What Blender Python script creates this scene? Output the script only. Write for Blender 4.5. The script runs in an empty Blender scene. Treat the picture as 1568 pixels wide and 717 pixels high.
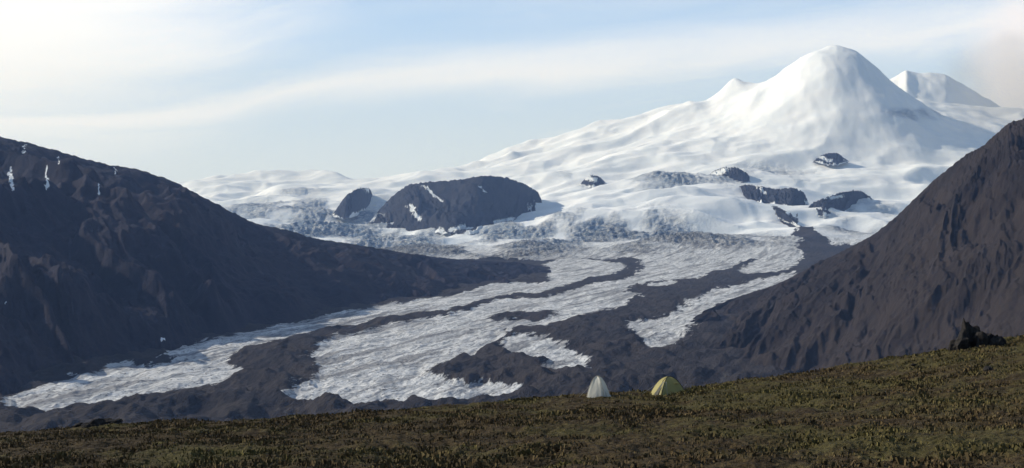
import bpy, math, random
import numpy as np
random.seed(3); rng=np.random.default_rng(5)
sc=bpy.context.scene
F=1681.0; CX=784.0; HY=300.0; CAMZ=400.0
sc.view_settings.view_transform='Standard'; sc.view_settings.look='None'; sc.view_settings.exposure=0
# ---------------- noise ----------------
def _h(ix,iy,s):
    n=(ix.astype(np.int64)*374761393+iy.astype(np.int64)*668265263+s*1442695041)&0xffffffff
    n=((n^(n>>13))*1274126177)&0xffffffff
    n=((n^(n>>15))*2246822519)&0xffffffff
    return (n^(n>>16))
def perlin(x,y,s=0):
    x0=np.floor(x);y0=np.floor(y);fx=x-x0;fy=y-y0
    u=fx*fx*fx*(fx*(fx*6-15)+10);v=fy*fy*fy*(fy*(fy*6-15)+10)
    def g(a,b):
        an=_h(x0+a,y0+b,s)*(2*math.pi/4294967296.0)
        return np.cos(an)*(fx-a)+np.sin(an)*(fy-b)
    a=g(0,0);b=g(1,0);c=g(0,1);d=g(1,1)
    return 1.5*((a+(b-a)*u)+((c+(d-c)*u)-(a+(b-a)*u))*v)
def fbm(x,y,o=4,s=0,gain=.5):
    r=0;a=1;f=1
    for i in range(o):
        r=r+a*perlin(x*f+i*17.3,y*f-i*9.1,s+i);a*=gain;f*=2.03
    return r
def ridged(x,y,o=4,s=0,gain=.5):
    r=0;a=1;f=1
    for i in range(o):
        r=r+a*(1-2*np.abs(perlin(x*f+i*7.7,y*f+i*3.1,s+i)));a*=gain;f*=2.07
    return r
def sstep(a,b,x):
    t=np.clip((x-a)/(b-a),0,1);return t*t*(3-2*t)
# ---------------- mesh helper ----------------
def grid_obj(name,P,mat,attrs={},parent=None,smooth=True):
    R,C=P.shape[:2]
    idx=np.arange(R*C).reshape(R,C)
    q=np.stack([idx[:-1,:-1],idx[:-1,1:],idx[1:,1:],idx[1:,:-1]],-1).reshape(-1,4)
    return raw_obj(name,P.reshape(-1,3),q,mat,{k:v.reshape(-1) for k,v in attrs.items()},parent,smooth)
def raw_obj(name,V,q,mat,attrs={},parent=None,smooth=True):
    me=bpy.data.meshes.new(name);n=q.shape[1]
    me.vertices.add(len(V));me.vertices.foreach_set('co',np.ascontiguousarray(V,dtype=np.float32).ravel())
    me.loops.add(q.size);me.loops.foreach_set('vertex_index',q.astype(np.int32).ravel())
    me.polygons.add(len(q));me.polygons.foreach_set('loop_start',np.arange(0,q.size,n,dtype=np.int32))
    me.polygons.foreach_set('loop_total',np.full(len(q),n,dtype=np.int32))
    me.polygons.foreach_set('use_smooth',np.full(len(q),smooth,dtype=bool))
    me.update(calc_edges=True)
    for k,v in attrs.items():
        a=me.attributes.new(k,'FLOAT','POINT');a.data.foreach_set('value',np.ascontiguousarray(v,dtype=np.float32))
    me.materials.append(mat)
    o=bpy.data.objects.new(name,me);sc.collection.objects.link(o)
    if parent: o.parent=parent
    return o
# ---------------- material helper ----------------
class NT:
    def __init__(s,tree): s.t=tree;s.n=tree.nodes;s.l=tree.links
    def link(s,a,b):
        s.l.new(a,b)
    def setin(s,sock,v):
        if isinstance(v,bpy.types.NodeSocket): s.l.new(v,sock)
        elif v is not None: sock.default_value=v
    def m(s,op,a,b=None,c=None,clamp=False):
        n=s.n.new('ShaderNodeMath');n.operation=op;n.use_clamp=clamp
        s.setin(n.inputs[0],a);s.setin(n.inputs[1],b);s.setin(n.inputs[2],c);return n.outputs[0]
    def mix(s,f,a,b):
        n=s.n.new('ShaderNodeMix');n.data_type='RGBA'
        s.setin(n.inputs[0],f);s.setin(n.inputs[6],a if not isinstance(a,tuple) else (*a,1));s.setin(n.inputs[7],b if not isinstance(b,tuple) else (*b,1));return n.outputs[2]
    def ss(s,x,a,b,lo=0.,hi=1.):
        n=s.n.new('ShaderNodeMapRange');n.interpolation_type='SMOOTHSTEP'
        s.setin(n.inputs[0],x);n.inputs[1].default_value=a;n.inputs[2].default_value=b;n.inputs[3].default_value=lo;n.inputs[4].default_value=hi;return n.outputs[0]
    def noise(s,vec,scale,det=4,rough=.55,dist=0):
        n=s.n.new('ShaderNodeTexNoise');s.setin(n.inputs['Vector'],vec);n.inputs['Scale'].default_value=scale
        n.inputs['Detail'].default_value=det;n.inputs['Roughness'].default_value=rough;n.inputs['Distortion'].default_value=dist;return n.outputs[0]
    def mapv(s,vec,sc3,rot=(0,0,0)):
        n=s.n.new('ShaderNodeMapping');s.l.new(vec,n.inputs[0]);n.inputs['Rotation'].default_value=rot
        k=s.n.new('ShaderNodeMapping');s.l.new(n.outputs[0],k.inputs[0]);k.inputs['Scale'].default_value=sc3;return k.outputs[0]
    def attr(s,name):
        n=s.n.new('ShaderNodeAttribute');n.attribute_name=name;return n.outputs['Fac']
    def obj(s): return s.n.new('ShaderNodeTexCoord').outputs['Object']
    def bump(s,h,dist,strength=1.,nrm=None):
        n=s.n.new('ShaderNodeBump');s.setin(n.inputs['Height'],h);n.inputs['Distance'].default_value=dist;n.inputs['Strength'].default_value=strength
        if nrm is not None: s.l.new(nrm,n.inputs['Normal'])
        return n.outputs[0]
def newmat(name):
    m=bpy.data.materials.new(name);m.use_nodes=True;t=NT(m.node_tree)
    b=m.node_tree.nodes['Principled BSDF'];b.inputs['Roughness'].default_value=.95
    b.inputs['Specular IOR Level'].default_value=.1
    return m,t,b

# glacier / snow / debris
mg,t,b=newmat('glacier_snow_and_moraine')
co=t.obj()
flow=t.mapv(co,(1,.22,1),(0,0,math.radians(24)))
n2=t.noise(flow,.045,6,.7,.3)
e=t.m('ADD',t.attr('ice'),t.m('MULTIPLY',t.m('SUBTRACT',n2,.5),2.0))
icem=t.ss(e,.40,.56)
n1=t.noise(flow,.012,6,.62);n3=t.noise(co,.004,6,.6);n4=t.noise(co,.09,3,.6)
strk=t.noise(t.mapv(co,(1,.07,1),(0,0,math.radians(24))),.022,5,.65,.2)
icec=t.mix(t.ss(n2,.36,.56),(.30,.32,.35),(.72,.725,.73))  # darker bluish tone paints shade into the ice hollows
icec=t.mix(t.ss(n1,.47,.60,0,.45),icec,(.36,.365,.38))
icec=t.mix(t.ss(strk,.50,.61,0,.75),icec,(.18,.18,.19))
icec=t.mix(t.ss(n4,.56,.64,0,.75),icec,(.10,.10,.11))
deb=t.mix(t.ss(n2,.3,.7),(.020,.018,.021),(.040,.035,.036))
deb=t.mix(t.ss(n3,.42,.62,0,.6),deb,(.052,.043,.039))
deb=t.mix(t.ss(strk,.36,.28,0,.5),deb,(.10,.095,.09))
snowc=t.mix(t.ss(n3,.35,.65),(.82,.86,.90),(.89,.905,.93))
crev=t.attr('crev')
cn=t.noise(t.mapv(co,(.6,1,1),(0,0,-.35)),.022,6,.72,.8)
snowc=t.mix(t.m('MULTIPLY',crev,t.ss(cn,.46,.54,0,.95)),snowc,(.22,.34,.52))  # blue crevasse shade painted into the snow colour
snowc=t.mix(t.m('MULTIPLY',crev,t.ss(n4,.49,.60,0,.85)),snowc,(.20,.30,.45))  # finer dark-blue flecks, also painted crevasse shade
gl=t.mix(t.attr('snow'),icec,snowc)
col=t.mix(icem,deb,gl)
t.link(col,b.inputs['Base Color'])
c1=t.m('ABSOLUTE',t.m('SUBTRACT',cn,.5))
hh=t.m('MULTIPLY',c1,t.m('MULTIPLY',crev,3.))
fine=t.m('MULTIPLY',t.m('ADD',n2,t.m('MULTIPLY',n4,.35)),t.m('SUBTRACT',1.0,t.m('MULTIPLY',t.attr('snow'),.88)))
nb=t.bump(fine,19.,.95)
nb=t.bump(hh,60.,1.,nb)
t.link(nb,b.inputs['Normal'])

def rockmat(name,c1,c2,c3,s=.01,bd=10.,snow=True):
    m,t,b=newmat(name);co=t.obj()
    a=t.noise(co,s,8,.65);c=t.noise(co,s*9,5,.7);d=t.noise(co,s*.25,4,.5)
    col=t.mix(t.ss(a,.35,.65),c1,c2);col=t.mix(t.ss(d,.4,.65,0,.7),col,c3)
    col=t.mix(t.ss(c,.5,.75,0,.3),col,tuple(min(1,q*1.7) for q in c2))
    st=t.noise(t.mapv(co,(1,1,.12)),s*5,5,.6)
    col=t.mix(t.ss(st,.5,.62,0,.55),col,c1)
    if snow:
        k=t.m('ADD',t.attr('snowm'),t.m('MULTIPLY',t.m('SUBTRACT',c,.5),1.3))
        col=t.mix(t.ss(k,.45,.6),col,(.75,.79,.84))
    t.link(col,b.inputs['Base Color'])
    nb=t.bump(a,bd*3,.8);nb=t.bump(c,bd*.4,.8,nb);t.link(nb,b.inputs['Normal'])
    return m
mrL=rockmat('dark_volcanic_rock',(.010,.010,.019),(.020,.018,.029),(.030,.023,.027),.006,8)  # blue-purple cast of distant haze is mixed into this rock colour
mrR=rockmat('brown_scree',(.013,.010,.010),(.027,.021,.020),(.035,.027,.023),.007,5)
mrN=rockmat('nunatak_rock',(.017,.019,.028),(.038,.040,.050),(.030,.029,.036),.008,16)  # bluish rock colours carry a painted haze tint too

# ---------------- base terrain ----------------
def tab(pts): 
    a=np.array(pts,float);return (a[:,0]-CX)/F,(HY-a[:,1])/F
SU,SV=tab([(-400,292),(270,285),(330,276),(450,268),(600,257),(690,246),(740,238),(800,227),(850,215),(900,202),(950,190),(1000,179),(1050,170),(1100,162),(1150,154),(1200,152),(1300,150),(1400,150),(1500,158),(1600,180),(1900,210)])
RU,RV=tab([(1200,340),(1290,220),(1320,150),(1340,128),(1362,120),(1376,114),(1388,108),(1404,112),(1425,112),(1448,116),(1475,128),(1510,150),(1568,182),(1750,240),(1900,340)])
D0=6500.;D1=14500.
def base_z(x,y):
    u=x/y;S=np.interp(u,SU,SV);v0=-CAMZ/D0
    tt=np.clip((y-D0)/(D1-D0),0,1)
    z=CAMZ+(v0+(S-v0)*tt)*y
    z=np.where(y<D0,0,z)
    zc=CAMZ+S*D1
    z=np.where(y>D1,np.maximum(zc-(y-D1)*.35,0),z)
    def pk(px,d,A,rl,rr,ry,p=2.):
        cx=(px-CX)/F*d;dx=x-cx
        r=np.sqrt((dx/np.where(dx<0,rl,rr))**2+((y-d)/ry)**2+.004)
        return A*np.exp(-r**p)
    dx=x-(1285-CX)/F*13000+.06*(y-13000)
    qx=np.sqrt((dx/np.where(dx<0,950,880))**2+.02)-.05
    z=z+985*np.exp(-np.clip(qx,0,None)**1.8-((y-13000)/1050)**2)
    z=z+pk(1123,14000,275,330,210,450,1.4)+pk(1054,14000,130,300,190,600,1.5)+pk(1018,14000,70,240,150,500,1.5)
    rv=np.interp(u,RU,RV);dyr=y-16600
    z=np.maximum(z,CAMZ+rv*16600+150-.5*np.sqrt(dyr**2+300.**2)-(y<16600)*(16600-y)*.2+30*fbm(x/420,y/500,3,77)*(y>15000))
    return z
def hit(px,py):
    u=(px-CX)/F;v=(HY-py)/F
    d=np.concatenate([np.arange(1000,6500,5.),np.arange(6500,20000,20.)])
    z=base_z(u*d,d);ray=CAMZ+v*d
    k=np.argmax(ray<=z)
    if not (ray<=z).any(): k=-1
    return u*d[k],d[k],z[k]
def poly(pts): return np.array([hit(*p)[:2] for p in pts])
def sdf(X,Y,pg):
    best=np.full(X.shape,1e18);ins=np.zeros(X.shape,bool);n=len(pg)
    for i in range(n):
        ax,ay=pg[i];bx,by=pg[(i+1)%n];ex,ey=bx-ax,by-ay
        tt=np.clip(((X-ax)*ex+(Y-ay)*ey)/(ex*ex+ey*ey+1e-9),0,1)
        best=np.minimum(best,(X-ax-tt*ex)**2+(Y-ay-tt*ey)**2)
        c=((ay>Y)!=(by>Y));c&=(X<(bx-ax)*(Y-ay)/(by-ay+1e-12)+ax);ins^=c
    d=np.sqrt(best);return np.where(ins,d,-d)
A=[(835,403),(846,430),(780,437),(700,450),(600,468),(500,486),(400,508),(330,523),(285,533),(270,546),(290,555),(255,558),(200,560),(165,565),(130,578),(85,587),(50,600),(0,614),(5,636),(100,633),(180,627),(250,607),(330,586),(360,576),(350,566),(320,561),(340,548),(400,533),(440,518),(500,502),(560,492),(650,477),(750,461),(830,445),(880,433),(940,422),(966,412),(955,404),(910,399),(870,394)]
B=[(820,372),(1240,382),(1232,398),(1195,415),(1150,420),(1140,415),(1162,398),(1148,395),(1130,405),(1100,416),(1060,427),(1000,432),(975,441),(962,450),(990,452),(965,468),(900,485),(860,492),(820,500),(790,508),(772,528),(740,538),(700,545),(655,558),(648,572),(680,585),(740,592),(800,600),(810,612),(700,616),(600,625),(520,622),(460,615),(445,610),(480,585),(497,560),(478,545),(510,520),(560,507),(620,494),(700,479),(800,461),(870,448),(930,436),(985,425),(1000,410),(990,401),(930,394),(880,390)]
Bh=[(748,492),(770,486),(800,480),(850,476),(857,484),(820,494),(770,499)]
Cc=[(785,522),(830,513),(880,538),(915,555),(912,570),(870,573),(828,566),(850,556),(800,552),(785,540)]
Dd=[(1215,416),(1150,433),(1090,448),(1066,460),(1050,475),(1020,492),(972,500),(978,515),(1010,534),(1042,534),(1054,515),(1080,484),(1112,464),(1160,449),(1218,428)]
Ee=[(1000,436),(1040,430),(1050,434),(1010,440)]
DS=[(1185,328),(1215,331),(1236,345),(1256,358),(1272,372),(1300,384),(1290,398),(1262,402),(1236,404),(1232,390),(1224,375),(1212,360),(1218,348),(1203,338)]
ncol=1150
uu=np.linspace(-.66,.66,ncol)
dd=np.concatenate([np.geomspace(1150,6500,340,endpoint=False),np.geomspace(6500,15500,380,endpoint=False),np.geomspace(15500,18000,50,endpoint=False),np.geomspace(18000,80000,20)])
U,Dm=np.meshgrid(uu,dd);X=U*Dm;Y=Dm
Z=base_z(X,Y)
sn=sstep(6900,8600,Y)
ks=np.clip(Y/2500,.8,2.6)
wx=X+20*ks*fbm(X/(110*ks),Y/(260*ks),5,11,.6);wy=Y+38*ks*fbm(X/(110*ks),Y/(260*ks),5,12,.6)
near=Y<9800
def sd(pg,sel=near):
    r=np.full(X.shape,-1e4);r[sel]=sdf(wx[sel],wy[sel],poly(pg));return r
ice=sd(A)+8;ice=np.maximum(ice,sd(B)+6);ice=np.minimum(ice,-sd(Bh));ice=np.maximum(ice,sd(Cc)-2);ice=np.maximum(ice,sd(Dd));ice=np.maximum(ice,sd(Ee))
ice=np.maximum(ice,(wy-6750-(U>.27)*600)*.5)
ice=np.minimum(ice,-sd(DS))
icea=np.clip(.5+ice/(55*np.clip(ks,.8,1.5)),-.1,1.1)
px=CX+F*U;py=HY-(Z-CAMZ)/Y*F
def blob(cx,cy,rx,ry): return np.exp(-(((px-cx)/rx)**2+((py-cy)/ry)**2)**2)
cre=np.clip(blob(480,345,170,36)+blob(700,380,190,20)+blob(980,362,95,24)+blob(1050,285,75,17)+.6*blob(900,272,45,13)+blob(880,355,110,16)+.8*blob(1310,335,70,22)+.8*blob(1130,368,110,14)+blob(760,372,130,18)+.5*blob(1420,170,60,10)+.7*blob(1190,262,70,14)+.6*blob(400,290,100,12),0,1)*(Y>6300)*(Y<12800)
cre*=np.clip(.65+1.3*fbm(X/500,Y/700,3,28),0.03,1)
far=1-sstep(14300,15200,Y)
rel=np.exp(-((X-(1290-CX)/F*13000)/1900)**2-((Y-13000)/1500)**2)
dz=sn*(1-.85*rel)*far*(125*fbm(X/2600+3,Y/1300,2,21,.4)+70*ridged(X/2100+.4*perlin(X/1100,Y/1100,5),Y/1000,2,22,.35)-50)
dz+=sn*far*(1-.7*rel)*(36*fbm(X/800+.3*perlin(X/400,Y/400,6),Y/420,3,30,.45)+20*ridged(X/800,Y/330,2,29,.4)-13)
dz+=sn*far*(3*fbm(X/210,Y/260,2,23))
dz+=rel*(16*ridged(X/520,Y/900,3,25)-13)+rel*40*fbm(X/1000,Y/1200,2,24)
dz+=cre*(22*ridged(X/75,Y/65,2,26,.6)+13*fbm(X/240,Y/160,3,27))
fl=1-sn
att=np.clip(2300/Y,.15,1)**1.3
ic=np.clip(icea,0,1)
dz+=fl*(1-ic)*att*(15*ridged(X/190,Y/300,4,31)+3+9*fbm(X/60,Y/90,3,32))
dz+=fl*ic*(np.clip(att,.3,1)*(6*fbm(X/90,Y/130,3,33)+2.6*ridged(X/34,Y/55,2,34)-2)+4*sstep(0,60,ice))
dz+=fl*(1-sstep(5200,6900,Y)*.5)*6*fbm(X/500,Y/600,2,35)
Z=Z+dz
P=np.stack([X,Y,Z],-1)
snowa=sstep(7000,8600,Y+500*fbm(X/600,Y/900,3,40))
grid_obj('glacier_valley_and_snow_volcano',P,mg,{'ice':icea,'snow':snowa,'crev':np.clip(cre,0,1)})

# ---------------- lofted mountains ----------------
def W(px,py,d): return np.array([(px-CX)/F*d,d,CAMZ+(HY-py)/F*d])
def resample(pts,n):
    pts=np.array(pts);k=len(pts);s=np.linspace(0,k-1,n);o=np.stack([np.interp(s,np.arange(k),pts[:,i]) for i in range(3)],-1)
    w=max(3,int(n/k*.7))|1;ker=np.hanning(w+2)[1:-1];ker/=ker.sum();pad=w//2
    for i in range(3):
        c=np.pad(o[:,i],pad,mode='reflect',reflect_type='odd');o[:,i]=np.convolve(c,ker,'valid')
    return o
def loft(name,crest,base,back,mat,ns,nt,amp,gw,gl,jag,seed,prof=1.,patches=[],big=.6,skew=0.,bsnow=0.,spurs=[]):
    c=resample(crest,ns);bs=resample(base,ns)
    L=np.concatenate([[0],np.cumsum(np.hypot(*np.diff((c+bs)[:,:2]/2,axis=0).T))])
    tb=np.linspace(-1,0,nt//4,endpoint=False);tf=np.linspace(0,1,nt)**1.0
    rows=[]
    bk=np.array(back)
    for tq in tb:
        r=c+bk[None]*(-tq);r=r.copy();r[:,2]=c[:,2]+(bk[2]-c[:,2])*(-tq);rows.append(r)
    for tq in tf:
        r=c+(bs-c)*tq;r[:,2]=c[:,2]+(bs[:,2]-c[:,2])*tq**prof;rows.append(r)
    Pm=np.array(rows);T=np.concatenate([tb,tf])[:,None]*np.ones((1,ns));Sx=np.ones((len(T),1))*L[None]
    ht=np.linalg.norm(bs-c,axis=1)[None]
    dn=np.abs(T)*ht
    Sx=Sx+skew*dn
    wob=.9*gw*fbm(Sx/gw*.35,dn/gw*.3,4,seed+9)
    g=ridged((Sx+wob)/gw,dn/gl,5,seed,.5)
    g2=ridged((Sx+wob*1.5)/(gw*3.3)+.3,dn/(gl*1.5)+5,2,seed+30,.4)
    env=np.clip(np.abs(T)*5,0,1)*np.clip((1-np.abs(T))*6,0.1,1)
    hs=np.clip(ht/np.median(ht),.25,1.2)
    mod=np.clip(.6+1.1*fbm(Sx/(gw*5),dn/(gw*4),2,seed+40),.15,1.3)
    dz=amp*(g-.6)*env*hs*mod+amp*big*2*(g2-.6)*env*hs+amp*big*fbm(Pm[...,0]/(gw*2.6),Pm[...,1]/(gw*2.6),4,seed+3)*env*hs
    dz+=jag*(fbm(Sx/(gw*.25),dn/(gw*.35),4,seed+5,.6))*hs
    qx0=CX+F*Pm[...,0]/Pm[...,1];qy0=HY-(Pm[...,2]-CAMZ)/Pm[...,1]*F
    for line,hh_,ww in spurs:
        dm=np.full(T.shape,1e9)
        for (a,b2),(c2,d2) in zip(line[:-1],line[1:]):
            ex,ey=c2-a,d2-b2;tt=np.clip(((qx0-a)*ex+(qy0-b2)*ey)/(ex*ex+ey*ey),0,1)
            dm=np.minimum(dm,np.hypot(qx0-a-tt*ex,qy0-b2-tt*ey))
        dm=dm+8*fbm(Sx/120,dn/120,3,seed+60)
        dz+=hh_*np.exp(-np.clip(dm,0,None)/ww)*(T>0)*env
    Pm[...,2]+=dz
    qx=CX+F*Pm[...,0]/Pm[...,1];qy=HY-(Pm[...,2]-CAMZ)/Pm[...,1]*F
    sm=np.zeros(T.shape)
    qx=qx+5*fbm(Sx/40,dn/40,3,seed+50)
    for (a,b2,c2,d2,w2) in patches:
        ex,ey=c2-a,d2-b2;tt=np.clip(((qx-a)*ex+(qy-b2)*ey)/(ex*ex+ey*ey),0,1)
        dist=np.hypot(qx-a-tt*ex,qy-b2-tt*ey);sm=np.maximum(sm,np.clip(.85-dist/w2*.5,0,1)*(T>0))
    if bsnow>0:
        sf=np.linspace(0,1,ns)[None]*np.ones((len(T),1));ee=np.minimum(sf,1-sf)
        wb=.12*fbm(sf*7,T*3,3,seed+70)
        sm=np.maximum(sm,np.clip((T+wb-(1-bsnow))/bsnow,0,1)*.95)
        sm=np.maximum(sm,np.clip((.10-ee+wb)/.10,0,1)*.9)
        sm=np.maximum(sm,.24)
    return grid_obj(name,Pm,mat,{'snowm':sm})
fz=lambda px,py:(lambda h:np.array([h[0],h[1],h[2]-18]))(hit(px,py))
loft('dark_mountain_ridge',
 [W(-500,150,3300),W(-250,175,3750),W(-60,203,4080),W(0,210,4150),W(45,219,4190),W(110,238,4230),W(165,252,4260),W(215,260,4300),W(270,280,4350),W(312,302,4400),W(355,325,4450),W(395,344,4500),W(440,352,4600),W(480,365,4720),W(560,377,5000),W(640,391,5300),W(720,399,5600),W(790,402,5900),W(842,409,6100)],
 [fz(-500,840),fz(-300,730),fz(-150,665),fz(-60,635),fz(0,612),fz(50,598),fz(100,582),fz(160,563),fz(220,557),fz(265,543),fz(310,530),fz(370,514),fz(430,502),fz(500,487),fz(600,468),fz(680,453),fz(740,443),fz(800,434),fz(846,424)],
 (-900,900,-60),mrL,640,300,20,150,1100,5,50,1.0,
 [(16,258,20,290,4.2),(73,255,73,290,3.2),(150,280,153,297,2.2),(38,222,36,235,1.4),(90,240,92,252,1.2),(175,255,178,270,1.2),(12,462,11,466,2),(250,519,250,521,3)],big=1.5,skew=-.5,
 spurs=[([(-100,330),(0,322),(105,312),(170,345),(240,395),(300,455),(330,500)],95,24),([(215,290),(290,350),(380,410),(450,460)],50,18),([(395,352),(480,400),(600,440)],30,14),([(-60,470),(60,460),(150,520)],40,24)])
loft('brown_scree_mountain',
 [W(2000,20,2350),W(1750,110,2450),W(1640,150,2550),W(1568,182,2600),W(1545,188,2630),W(1525,205,2670),W(1505,224,2700),W(1480,236,2750),W(1460,252,2800),W(1430,276,2900),W(1400,305,3000),W(1370,334,3100),W(1340,358,3200),W(1300,380,3350),W(1250,405,3600),W(1190,436,3900),W(1130,455,3950),W(1085,474,3750)],
 [fz(2300,1150),fz(2000,960),fz(1750,850),fz(1600,800),fz(1500,760),fz(1430,725),fz(1370,695),fz(1320,665),fz(1280,645),fz(1240,625),fz(1200,605),fz(1165,590),fz(1130,577),fz(1100,562),fz(1075,548),fz(1050,532),fz(1038,520),fz(1036,508)],
 (1100,700,-60),mrR,640,300,7.5,85,1900,3,80,.95,[],big=2.8,skew=.1)
def nun(name,top,bot,back,amp,gw,seed,dep,patches=[],bsnow=.12):
    bs=[np.array(hit(*p))-np.array([0,0,14]) for p in bot]
    cr=[W(p[0],p[1],bs[i][1]+dep*(1 if 0<i<len(top)-1 else .2)) for i,p in enumerate(top)]
    for i in (0,-1): cr[i][2]=min(cr[i][2],bs[i][2]+6)
    zb=min(b_[2] for b_ in bs)-100
    loft(name,cr,bs,(0,back,zb),mrN,260,110,amp,gw,500,12,seed,.8,patches,.5,0,bsnow)
nun('rocky_nunatak',[(564,340),(580,322),(598,303),(622,284),(650,279),(700,276),(738,269),(772,271),(802,281),(824,294),(836,312)],
 [(566,342),(580,345),(597,348),(620,351),(645,353),(680,356),(720,357),(755,352),(785,343),(812,332),(836,322)],900,62,210,90,600,
 [(628,315,642,336,5),(648,285,676,308,2.4),(690,352,712,347,5),(760,340,785,335,4),(735,285,742,295,1.5)],.08)
nun('rocky_nunatak',[(508,328),(518,316),(530,299),(552,288),(566,288),(574,292)],[(510,330),(518,332),(530,333),(545,330),(558,320),(572,306)],400,34,130,91,250,[(562,288,575,300,6)],.1)
nun('rocky_nunatak',[(1122,296),(1132,285),(1145,283),(1162,285),(1190,290),(1215,287),(1232,296),(1240,310)],[(1124,298),(1134,302),(1148,307),(1165,311),(1188,315),(1208,322),(1224,320),(1240,314)],300,34,100,92,200,[(1160,284,1172,296,3)],.2)
nun('rocky_nunatak',[(1228,324),(1245,310),(1262,304),(1290,294),(1318,292),(1340,302)],[(1230,326),(1246,329),(1264,331),(1285,328),(1308,318),(1338,306)],300,34,100,93,200,[(1270,304,1290,300,3)],.2)
nun('rocky_nunatak',[(1082,270),(1092,262),(1108,256),(1130,257),(1145,266),(1152,277)],[(1084,271),(1095,276),(1110,280),(1126,283),(1140,283),(1152,279)],300,30,100,94,180,[(1092,268,1112,260,6)],.18)
nun('rocky_nunatak',[(1246,245),(1255,239),(1266,235),(1282,235),(1300,242)],[(1248,246),(1256,249),(1268,251),(1282,251),(1300,246)],300,26,100,95,130,[(1255,240,1270,246,4)],.3)
nun('rocky_nunatak',[(1155,318),(1170,319),(1185,322),(1200,326),(1225,341)],[(1157,321),(1170,326),(1186,331),(1204,337),(1225,345)],200,14,80,96,80,[(1160,319,1180,322,3)],.2)
nun('rocky_nunatak',[(888,279),(898,272),(908,268),(918,271),(930,278)],[(890,281),(898,284),(908,286),(918,284),(930,281)],200,22,80,97,80,[(898,272,912,276,5)],.3)

# ---------------- foreground ----------------
CU,CV=tab([(-900,735),(-300,692),(0,667),(150,652),(350,641),(550,630),(700,619),(850,606),(950,599),(1050,591),(1170,575),(1290,556),(1450,528),(1568,511),(1900,455),(2500,400)])
def fg_z(x,y,det=True):
    zc=np.interp(x/84.,CU,CV)*84
    z=-4+(zc+4)*(y/84.)
    k=np.clip(y-80,0,None)
    z=z-np.where(k<14,.02*k*k,.02*196+(k-14)*.56)
    if det:
        z=z+.26*fbm(x/7,y/7,3,51)+.12*fbm(x/1.4,y/1.4,3,52)+.055*ridged(x/.45,y/.45,2,53)-.05
    return CAMZ+z
xs=np.linspace(-1.05,1.05,1300)
ys=np.concatenate([np.geomspace(3,28,60,endpoint=False),np.geomspace(28,84,620,endpoint=False),np.geomspace(84,110,60,endpoint=False),np.geomspace(110,760,60)])
Ug,Yg=np.meshgrid(xs,ys);Xg=Ug*(Yg*.75+12);Zg=fg_z(Xg,Yg)
Zg=np.where(Yg>110,np.maximum(Zg+4*fbm(Xg/40,Yg/40,3,55)*sstep(110,200,Yg),-25),Zg)
mt,t,b=newmat('tundra_ground')
co=t.obj()
def tundra_sel(t,co):
    a=t.noise(co,.10,5,.6);c=t.noise(co,.9,6,.72);g=t.noise(co,.3,4,.6)
    sp=t.n.new('ShaderNodeSeparateXYZ');t.link(co,sp.inputs[0])
    gx=t.m('MULTIPLY',sp.outputs[0],.0020)
    s1=t.m('ADD',t.m('ADD',a,gx),t.m('MULTIPLY',t.m('SUBTRACT',c,.5),.7))
    return a,c,g,s1
a,c,g,s1=tundra_sel(t,co);d=t.noise(co,5.,4,.7)
col=t.mix(t.ss(c,.35,.65),(.038,.026,.014),(.096,.069,.034))
col=t.mix(t.ss(s1,.43,.67,0,.75),col,(.096,.086,.030))
col=t.mix(t.ss(d,.3,.7,.0,.6),col,(.026,.019,.011))
col=t.mix(t.ss(g,.62,.74,0,.6),col,(.155,.135,.042))
t.link(col,b.inputs['Base Color'])
t.link(t.bump(d,.12,.9,t.bump(c,.35,.8)),b.inputs['Normal'])
grid_obj('tundra_hillside',np.stack([Xg,Yg,Zg],-1),mt)
N=190000
y=np.sqrt(rng.uniform(24**2,86**2,N));x=rng.uniform(-.62,.62,N)*y
dens=fbm(x/2.2,y/2.2,3,61)+.6*fbm(x/9,y/9,2,62)
k=dens+rng.normal(0,.3,N)>-.02;x=x[k];y=y[k];N=len(x);dens=dens[k]
z=fg_z(x,y)
hgt=rng.uniform(.04,.13,N)*(1+.9*np.clip(dens,0,1));w=hgt*rng.uniform(.35,.8,N)
an=rng.uniform(0,2*math.pi,N);la=rng.uniform(0,2*math.pi,N);ll=hgt*rng.uniform(0,.8,N)
V=np.zeros((N,4,3))
V[:,0]=np.stack([x-np.cos(an)*w*.4,y-np.sin(an)*w*.4,z-.02],-1)
V[:,1]=np.stack([x+np.cos(an)*w*.4,y+np.sin(an)*w*.4,z-.02],-1)
V[:,2]=np.stack([x+np.cos(la)*ll+np.cos(an)*w*.6,y+np.sin(la)*ll+np.sin(an)*w*.6,z+hgt*.8],-1)
V[:,3]=np.stack([x+np.cos(la)*ll-np.cos(an)*w*.3,y+np.sin(la)*ll-np.sin(an)*w*.3,z+hgt],-1)
mb,t,b=newmat('tundra_leaves')
co=t.obj();a,c,g,s1=tundra_sel(t,co);r=t.attr('rnd')
col=t.mix(r,(.050,.033,.018),(.135,.098,.048))
col=t.mix(t.ss(s1,.43,.67,0,.8),col,t.mix(r,(.060,.052,.020),(.148,.130,.048)))
col=t.mix(t.ss(g,.62,.74,0,.6),col,(.20,.175,.055))
t.link(col,b.inputs['Base Color'])
raw_obj('tundra_shrubs',V.reshape(-1,3),np.arange(N*4).reshape(-1,4),mb,{'rnd':np.repeat(rng.uniform(0,1,N),4)},smooth=False)

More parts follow.
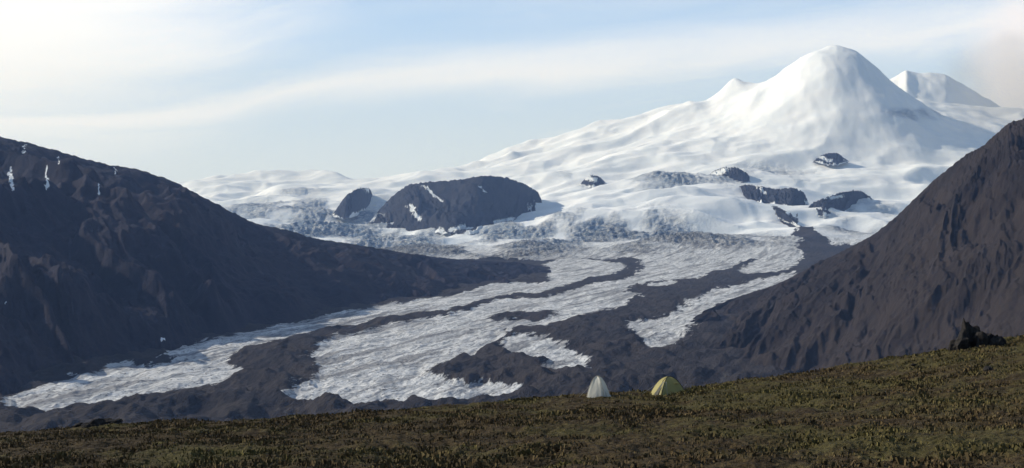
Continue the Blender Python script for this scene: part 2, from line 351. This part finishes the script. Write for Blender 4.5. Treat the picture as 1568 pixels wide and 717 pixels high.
# ---------------- rocks ----------------
mk=rockmat('dark_outcrop_rock',(.02,.018,.018),(.05,.045,.04),(.035,.03,.028),1.2,.12,False)
def rock(parent,name,c,s,seed):
    import bmesh
    bm=bmesh.new();bmesh.ops.create_icosphere(bm,subdivisions=4,radius=1)
    r=random.Random(seed)
    pl=[]
    for i in range(13):
        v=(r.gauss(0,1),r.gauss(0,1),r.gauss(0,1));l=math.sqrt(sum(q*q for q in v));pl.append(([q/l for q in v],r.uniform(.55,.9)))
    from mathutils import noise,Vector
    for v in bm.verts:
        for n,dq in pl:
            q=v.co.dot(Vector(n))
            if q>dq: v.co-=Vector(n)*(q-dq)
        v.co*=1+.18*noise.noise(v.co*2.5+Vector((seed,0,0)))+.06*noise.noise(v.co*7)
        v.co=Vector((v.co.x*s[0],v.co.y*s[1],v.co.z*s[2]))
    me=bpy.data.meshes.new(name);bm.to_mesh(me);bm.free();me.materials.append(mk)
    o=bpy.data.objects.new(name,me);sc.collection.objects.link(o);o.location=c;o.rotation_euler=(0,0,r.uniform(0,6));o.parent=parent;return o
def empty(name,loc=(0,0,0)):
    e=bpy.data.objects.new(name,None);sc.collection.objects.link(e);e.location=loc;return e
def fgpt(px,d): 
    x=(px-CX)/F*d;return x,d,float(fg_z(np.array(x),np.array(float(d))))
def pile(name,items,d):
    e=empty(name)
    for i,(px_,s,up) in enumerate(items):
        p=fgpt(px_,d+ (i%3)*.4);rock(e,'boulder_%d'%(i+1),(p[0],p[1],p[2]+up),s,i+int(px_))
pile('rock_outcrop',[(1473,(.6,.6,1.25),.35),(1481,(.5,.5,1.85),.6),(1491,(.65,.6,1.2),.45),(1500,(.6,.6,1.0),.4),(1512,(.7,.6,.7),.3),(1462,(.5,.5,.6),.2),(1522,(.6,.5,.7),.25),(1532,(.4,.4,.5),.15)],79.0)
pile('rock_outcrop',[(135,(.5,.5,.3),.08),(150,(.7,.6,.45),.12),(165,(.6,.5,.35),.1),(180,(.5,.5,.28),.05),(120,(.4,.4,.22),.05)],80.)
e=empty('scattered_boulders')
for i,(px_,d_,s_) in enumerate([(1330,80,.22),(1345,79,.15),(820,80,.16),(740,79.5,.14),(1250,79,.18),(1120,78,.12),(975,77,.13),(1515,66,.35),(1080,80,.15),(862,79.5,.14),(560,80,.16),(1400,75,.2),(945,79.5,.12)]):
    p=fgpt(px_,d_);rock(e,'boulder_%d'%(i+1),(p[0],p[1],p[2]+.03),(s_*1.4,s_,s_*.7),50+i)

# ---------------- tents ----------------
def fabric(name,colr,tr):
    m,t,b=newmat(name);co=t.obj()
    n=t.noise(co,3.,3,.5)
    c=t.mix(n,tuple(q*.8 for q in colr),colr);t.link(c,b.inputs['Base Color'])
    b.inputs['Roughness'].default_value=.6;b.inputs['Specular IOR Level'].default_value=.3
    t.link(t.bump(t.noise(t.mapv(co,(1,1,.4)),5.,3,.5),.05,.7),b.inputs['Normal'])
    tb=t.n.new('ShaderNodeBsdfTranslucent');t.link(c,tb.inputs[0])
    mx=t.n.new('ShaderNodeMixShader');mx.inputs[0].default_value=tr
    t.link(b.outputs[0],mx.inputs[1]);t.link(tb.outputs[0],mx.inputs[2]);t.link(mx.outputs[0],t.n['Material Output'].inputs[0]);return m
my=fabric('yellow_green_tent_fabric',(.50,.44,.17),.3)
mw=fabric('cream_tent_fabric',(.84,.81,.70),.3)
mbg=fabric('beige_tent_fabric',(.58,.53,.42),.25)
md,_,bb=newmat('dark_tent_trim_and_door_shade');bb.inputs['Base Color'].default_value=(.05,.05,.04,1)
mp,_,bb=newmat('tent_pole_metal');bb.inputs['Base Color'].default_value=(.3,.3,.28,1)
def tube(name,pts,r,mat,parent):
    cu=bpy.data.curves.new(name,'CURVE');cu.dimensions='3D';cu.bevel_depth=r;cu.bevel_resolution=2
    s=cu.splines.new('POLY');s.points.add(len(pts)-1)
    for i,p in enumerate(pts): s.points[i].co=(*p,1)
    cu.materials.append(mat);o=bpy.data.objects.new(name,cu);sc.collection.objects.link(o);o.parent=parent;return o
def dome(parent,name,a,bq,H,mat,corner=.12,pw=2.0,rot=0,apex=(0,0),yr=None):
    nr,na=28,96;th=np.linspace(0,2*math.pi,na+1);rr=np.linspace(0,1,nr)
    R,T=np.meshgrid(rr,th,indexing='ij')
    n_=2.6
    base=1/(np.abs(np.cos(T))**n_+np.abs(np.sin(T))**n_)**(1/n_)
    pole=np.abs(np.sin(2*T))**6
    Rr=R*base*(1+corner*pole)
    sag=(1-pole)*.07*np.sin(math.pi*R)
    y_=Rr*bq*(1-sag)*np.sin(T)+apex[1]*(1-R);x=Rr*a*(1-sag)*np.cos(T)+apex[0]*(1-R)
    z_=H*(1-R**pw)*(1-sag*.8)
    z_=np.where(R>.999,-.06,z_)
    o=grid_obj(name,np.stack([x,y_,z_],-1),mat,{},parent)
    for i in range(4):
        aa=math.pi/4+i*math.pi/2
        k=int(round(aa/(2*math.pi)*na))
        tube('pole_sleeve_%d'%(i+1),[(x[j,k]*1.012,y_[j,k]*1.012,z_[j,k]+.012) for j in range(nr)],.022,md if mat==my else mbg,parent)
    return o
p=fgpt(1024,78.);T1=empty('yellow_dome_tent',(p[0],p[1],p[2]+.02));T1.rotation_euler=(0,0,math.radians(18))
dome(T1,'rainfly',1.15,.95,1.27,my,.14,2.1)
def panel(parent,name,quadpts,mat,bulge=.05,n=10):
    a,b_,c,d=[np.array(q,float) for q in quadpts]
    s=np.linspace(0,1,n);S,Tt=np.meshgrid(s,s)
    Pm=(a[None,None]*(1-S)[...,None]*(1-Tt)[...,None]+b_*S[...,None]*(1-Tt)[...,None]+c*S[...,None]*Tt[...,None]+d*(1-S)[...,None]*Tt[...,None])
    nrm=np.cross(b_-a,d-a);nrm/=np.linalg.norm(nrm)
    Pm=Pm+nrm*(bulge*np.sin(math.pi*S)*np.sin(math.pi*Tt))[...,None]
    return grid_obj(name,Pm,mat,{},parent)
panel(T1,'vestibule_front',[(-1.42,-.35,-.04),(-.55,-.98,-.04),(-.42,-.50,.98),(-.60,-.30,1.0)],mbg,-.03)
panel(T1,'vestibule_back',[(-1.42,-.30,-.04),(-.9,.75,-.04),(-.45,.35,1.0),(-.60,-.28,1.0)],my,.04)
panel(T1,'door_opening_shade',[(-1.22,-.56,-.02),(-.88,-.81,-.02),(-.64,-.61,.62),(-.82,-.47,.62)],md,-.0,4)  # flat dark sheet; its colour stands for shade inside the doorway
panel(T1,'rolled_door',[(-.86,-.83,-.02),(-.74,-.93,-.02),(-.56,-.65,.66),(-.64,-.63,.66)],mbg,-.04,6)
tube('ridge_pole',[(-.62,-.29,1.0),(-.35,-.15,1.17),(0,0,1.285),(.35,.12,1.2),(.62,.2,1.0)],.02,md,T1)
for i,(a_,b_) in enumerate([((.75,-.5,.75),(1.75,-.9,-.1)),((.75,.5,.75),(1.7,1.0,-.1)),((-.7,-.4,.8),(-1.9,-.8,-.1)),((-.6,.5,.75),(-1.7,1.0,-.1))]):
    tube('guy_line_%d'%(i+1),[a_,b_],.008,mp,T1)
tube('vent_hood',[(.12,-.62,.86),(.3,-.62,.9),(.48,-.58,.84)],.05,my,T1)
p=fgpt(916,77.);T2=empty('cream_dome_tent',(p[0],p[1],p[2]+.02));T2.rotation_euler=(0,0,math.radians(-20))
dome(T2,'rainfly',.72,.80,1.32,mw,.12,2.1,apex=(-.08,0))
panel(T2,'vestibule',[(.35,-.75,-.04),(1.02,-.15,-.04),(.18,-.12,.98),(.05,-.22,1.08)],mw,-.03)
panel(T2,'vestibule_back',[(1.02,-.15,-.04),(.45,.72,-.04),(.1,.2,1.05),(.18,-.12,.98)],mw,-.03)
panel(T2,'door_panel',[(.50,-.69,.0),(.82,-.40,.0),(.34,-.31,.7),(.26,-.37,.7)],mbg,-.0,4)
for i,(a_,b_) in enumerate([((.3,-.5,.7),(1.3,-.9,-.1)),((-.5,-.3,.7),(-1.2,-.7,-.1))]):
    tube('guy_line_%d'%(i+1),[a_,b_],.008,mp,T2)

# ---------------- sun and sky ----------------
AZ=math.radians(-72);EL=math.radians(28)
sd_=(math.sin(AZ)*math.cos(EL),math.cos(AZ)*math.cos(EL),math.sin(EL))
from mathutils import Vector
L=bpy.data.lights.new('sun','SUN');L.energy=4.5;L.angle=math.radians(.5);L.color=(1,.955,.885)
lo=bpy.data.objects.new('sun',L);sc.collection.objects.link(lo);lo.rotation_euler=Vector(sd_).to_track_quat('Z','Y').to_euler()
w=bpy.data.worlds.new('World');sc.world=w;w.use_nodes=True;t=NT(w.node_tree)
sky=t.n.new('ShaderNodeTexSky');sky.sky_type='NISHITA';sky.sun_disc=False;sky.sun_elevation=EL;sky.sun_rotation=AZ;sky.altitude=400
sky.air_density=1.2;sky.dust_density=.4;sky.ozone_density=3
bg=t.n['Background'];bg.inputs[1].default_value=.10
co=t.n.new('ShaderNodeTexCoord').outputs['Generated']
sp=t.n.new('ShaderNodeSeparateXYZ');t.link(co,sp.inputs[0])
dy=t.m('MAXIMUM',sp.outputs[1],.12);u=t.m('DIVIDE',sp.outputs[0],dy);v=t.m('DIVIDE',sp.outputs[2],dy)
fc=t.n.new('ShaderNodeFloatCurve')
t.link(t.m('DIVIDE',t.m('ADD',u,.6),1.2,clamp=True),fc.inputs[1])
pts=[(((px_-CX)/F+.6)/1.2,((HY-py_)/F)/.25) for px_,py_ in [(-200,186),(0,188),(200,186),(330,168),(420,143),(520,125),(700,107),(900,92),(1100,74),(1300,50),(1500,22),(1700,0)]]
cv=fc.mapping.curves[0];cv.points[0].location=pts[0];cv.points[1].location=pts[-1]
for q in pts[1:-1]: cv.points.new(*q)
fc.mapping.update()
vc=t.m('MULTIPLY',fc.outputs[0],.25)
dv=t.m('SUBTRACT',v,vc)
cb=t.n.new('ShaderNodeCombineXYZ');t.link(u,cb.inputs[0]);t.link(t.m('MULTIPLY',dv,7.),cb.inputs[1])
nA=t.noise(cb.outputs[0],4.,7,.55,.4);nB=t.noise(cb.outputs[0],1.6,4,.5)
wd=t.m('ADD',.008,t.m('MULTIPLY',t.m('ADD',u,.5),.014))
dn=t.m('ADD',t.m('DIVIDE',dv,wd),t.m('MULTIPLY',t.m('SUBTRACT',nA,.5),3.0))
band=t.m('POWER',2.718,t.m('MULTIPLY',-.55,t.m('MULTIPLY',dn,dn)))
band=t.m('MULTIPLY',band,t.ss(nB,.25,.6,.5,.88))
dist=t.m('SQRT',t.m('ADD',t.m('POWER',t.m('ADD',u,.55),2.),t.m('POWER',t.m('MULTIPLY',t.m('SUBTRACT',v,.22),1.9),2.)))
veil=t.m('MULTIPLY',t.ss(t.m('ADD',dist,t.m('MULTIPLY',t.m('SUBTRACT',nA,.5),.25)),.48,.14),1.)
up=t.m('MULTIPLY',t.ss(dv,.0,.05),t.ss(nB,.35,.65,0,.4))
wisp=t.m('MULTIPLY',t.ss(nA,.5,.72,0,.35),t.ss(v,.0,.04))
cl=t.m('MAXIMUM',t.m('MAXIMUM',band,veil),t.m('MAXIMUM',up,wisp))
fwd=t.ss(sp.outputs[1],-.25,.55)
low=t.mix(t.ss(v,.0,.17),(7.2,8.5,10.3),(5.3,7.5,11.3))
base=t.mix(t.m('MULTIPLY',t.ss(sp.outputs[2],.10,.38,.92,.10),fwd),sky.outputs[0],low)
c1=t.mix(t.m('MULTIPLY',cl,fwd),base,(9.9,10.4,11.7))
c1=t.mix(t.m('MULTIPLY',t.m('POWER',veil,2.),.8),c1,(11.2,11.6,12.4))
ns=t.noise(co,9.,6,.6)
d2=t.m('SQRT',t.m('ADD',t.m('POWER',t.m('SUBTRACT',u,.478),2.),t.m('POWER',t.m('SUBTRACT',v,.12),2.)))
puff=t.ss(t.m('ADD',d2,t.m('MULTIPLY',t.m('SUBTRACT',ns,.5),.09)),.08,.025)
c1=t.mix(t.m('MULTIPLY',puff,.9),c1,(10.2,10.1,11.2))
t.link(c1,bg.inputs[0])
# aerial haze
import bmesh
hz=bpy.data.materials.new('haze');hz.use_nodes=True;nt=hz.node_tree;nt.nodes.remove(nt.nodes['Principled BSDF'])
vs=nt.nodes.new('ShaderNodeVolumeScatter');vs.inputs['Color'].default_value=(.32,.51,1,1);vs.inputs['Density'].default_value=2.9e-5;vs.inputs['Anisotropy'].default_value=.1
nt.links.new(vs.outputs[0],nt.nodes['Material Output'].inputs['Volume'])
bm=bmesh.new();bmesh.ops.create_cube(bm,size=1);me=bpy.data.meshes.new('haze_air');bm.to_mesh(me);bm.free();me.materials.append(hz)
o=bpy.data.objects.new('haze_air',me);sc.collection.objects.link(o);o.scale=(30000,26000,3200);o.location=(0,10500,1400)
# cumulus cloud drifting against the volcano's shoulder
cm=bpy.data.materials.new('cloud_vapour');cm.use_nodes=True;nt=cm.node_tree;nt.nodes.remove(nt.nodes['Principled BSDF']);t=NT(nt)
co=t.obj()
vl=t.n.new('ShaderNodeVectorMath');vl.operation='LENGTH';t.link(co,vl.inputs[0])
nn=t.noise(co,1.9,5,.6)
dn_=t.ss(t.m('ADD',vl.outputs['Value'],t.m('MULTIPLY',t.m('SUBTRACT',nn,.5),1.5)),.95,.45)
vs=t.n.new('ShaderNodeVolumeScatter');vs.inputs['Color'].default_value=(1,1,1,1);t.link(t.m('MULTIPLY',dn_,.0007),vs.inputs['Density'])
t.link(vs.outputs[0],t.n['Material Output'].inputs['Volume'])
bm=bmesh.new();bmesh.ops.create_icosphere(bm,subdivisions=4,radius=1.05);me=bpy.data.meshes.new('cumulus_cloud');bm.to_mesh(me);bm.free();me.materials.append(cm)
o=bpy.data.objects.new('cumulus_cloud',me);sc.collection.objects.link(o);cw=W(1550,135,10800);o.location=cw;o.scale=(900,700,640)
# ---------------- camera ----------------
cam=bpy.data.cameras.new('camera');c=bpy.data.objects.new('camera',cam);sc.collection.objects.link(c)
c.location=(0,0,CAMZ);c.rotation_euler=(math.radians(90),0,0);cam.sensor_width=36;cam.lens=36*F/1568;cam.shift_y=-58.5/1568
cam.clip_start=.5;cam.clip_end=200000;sc.camera=c
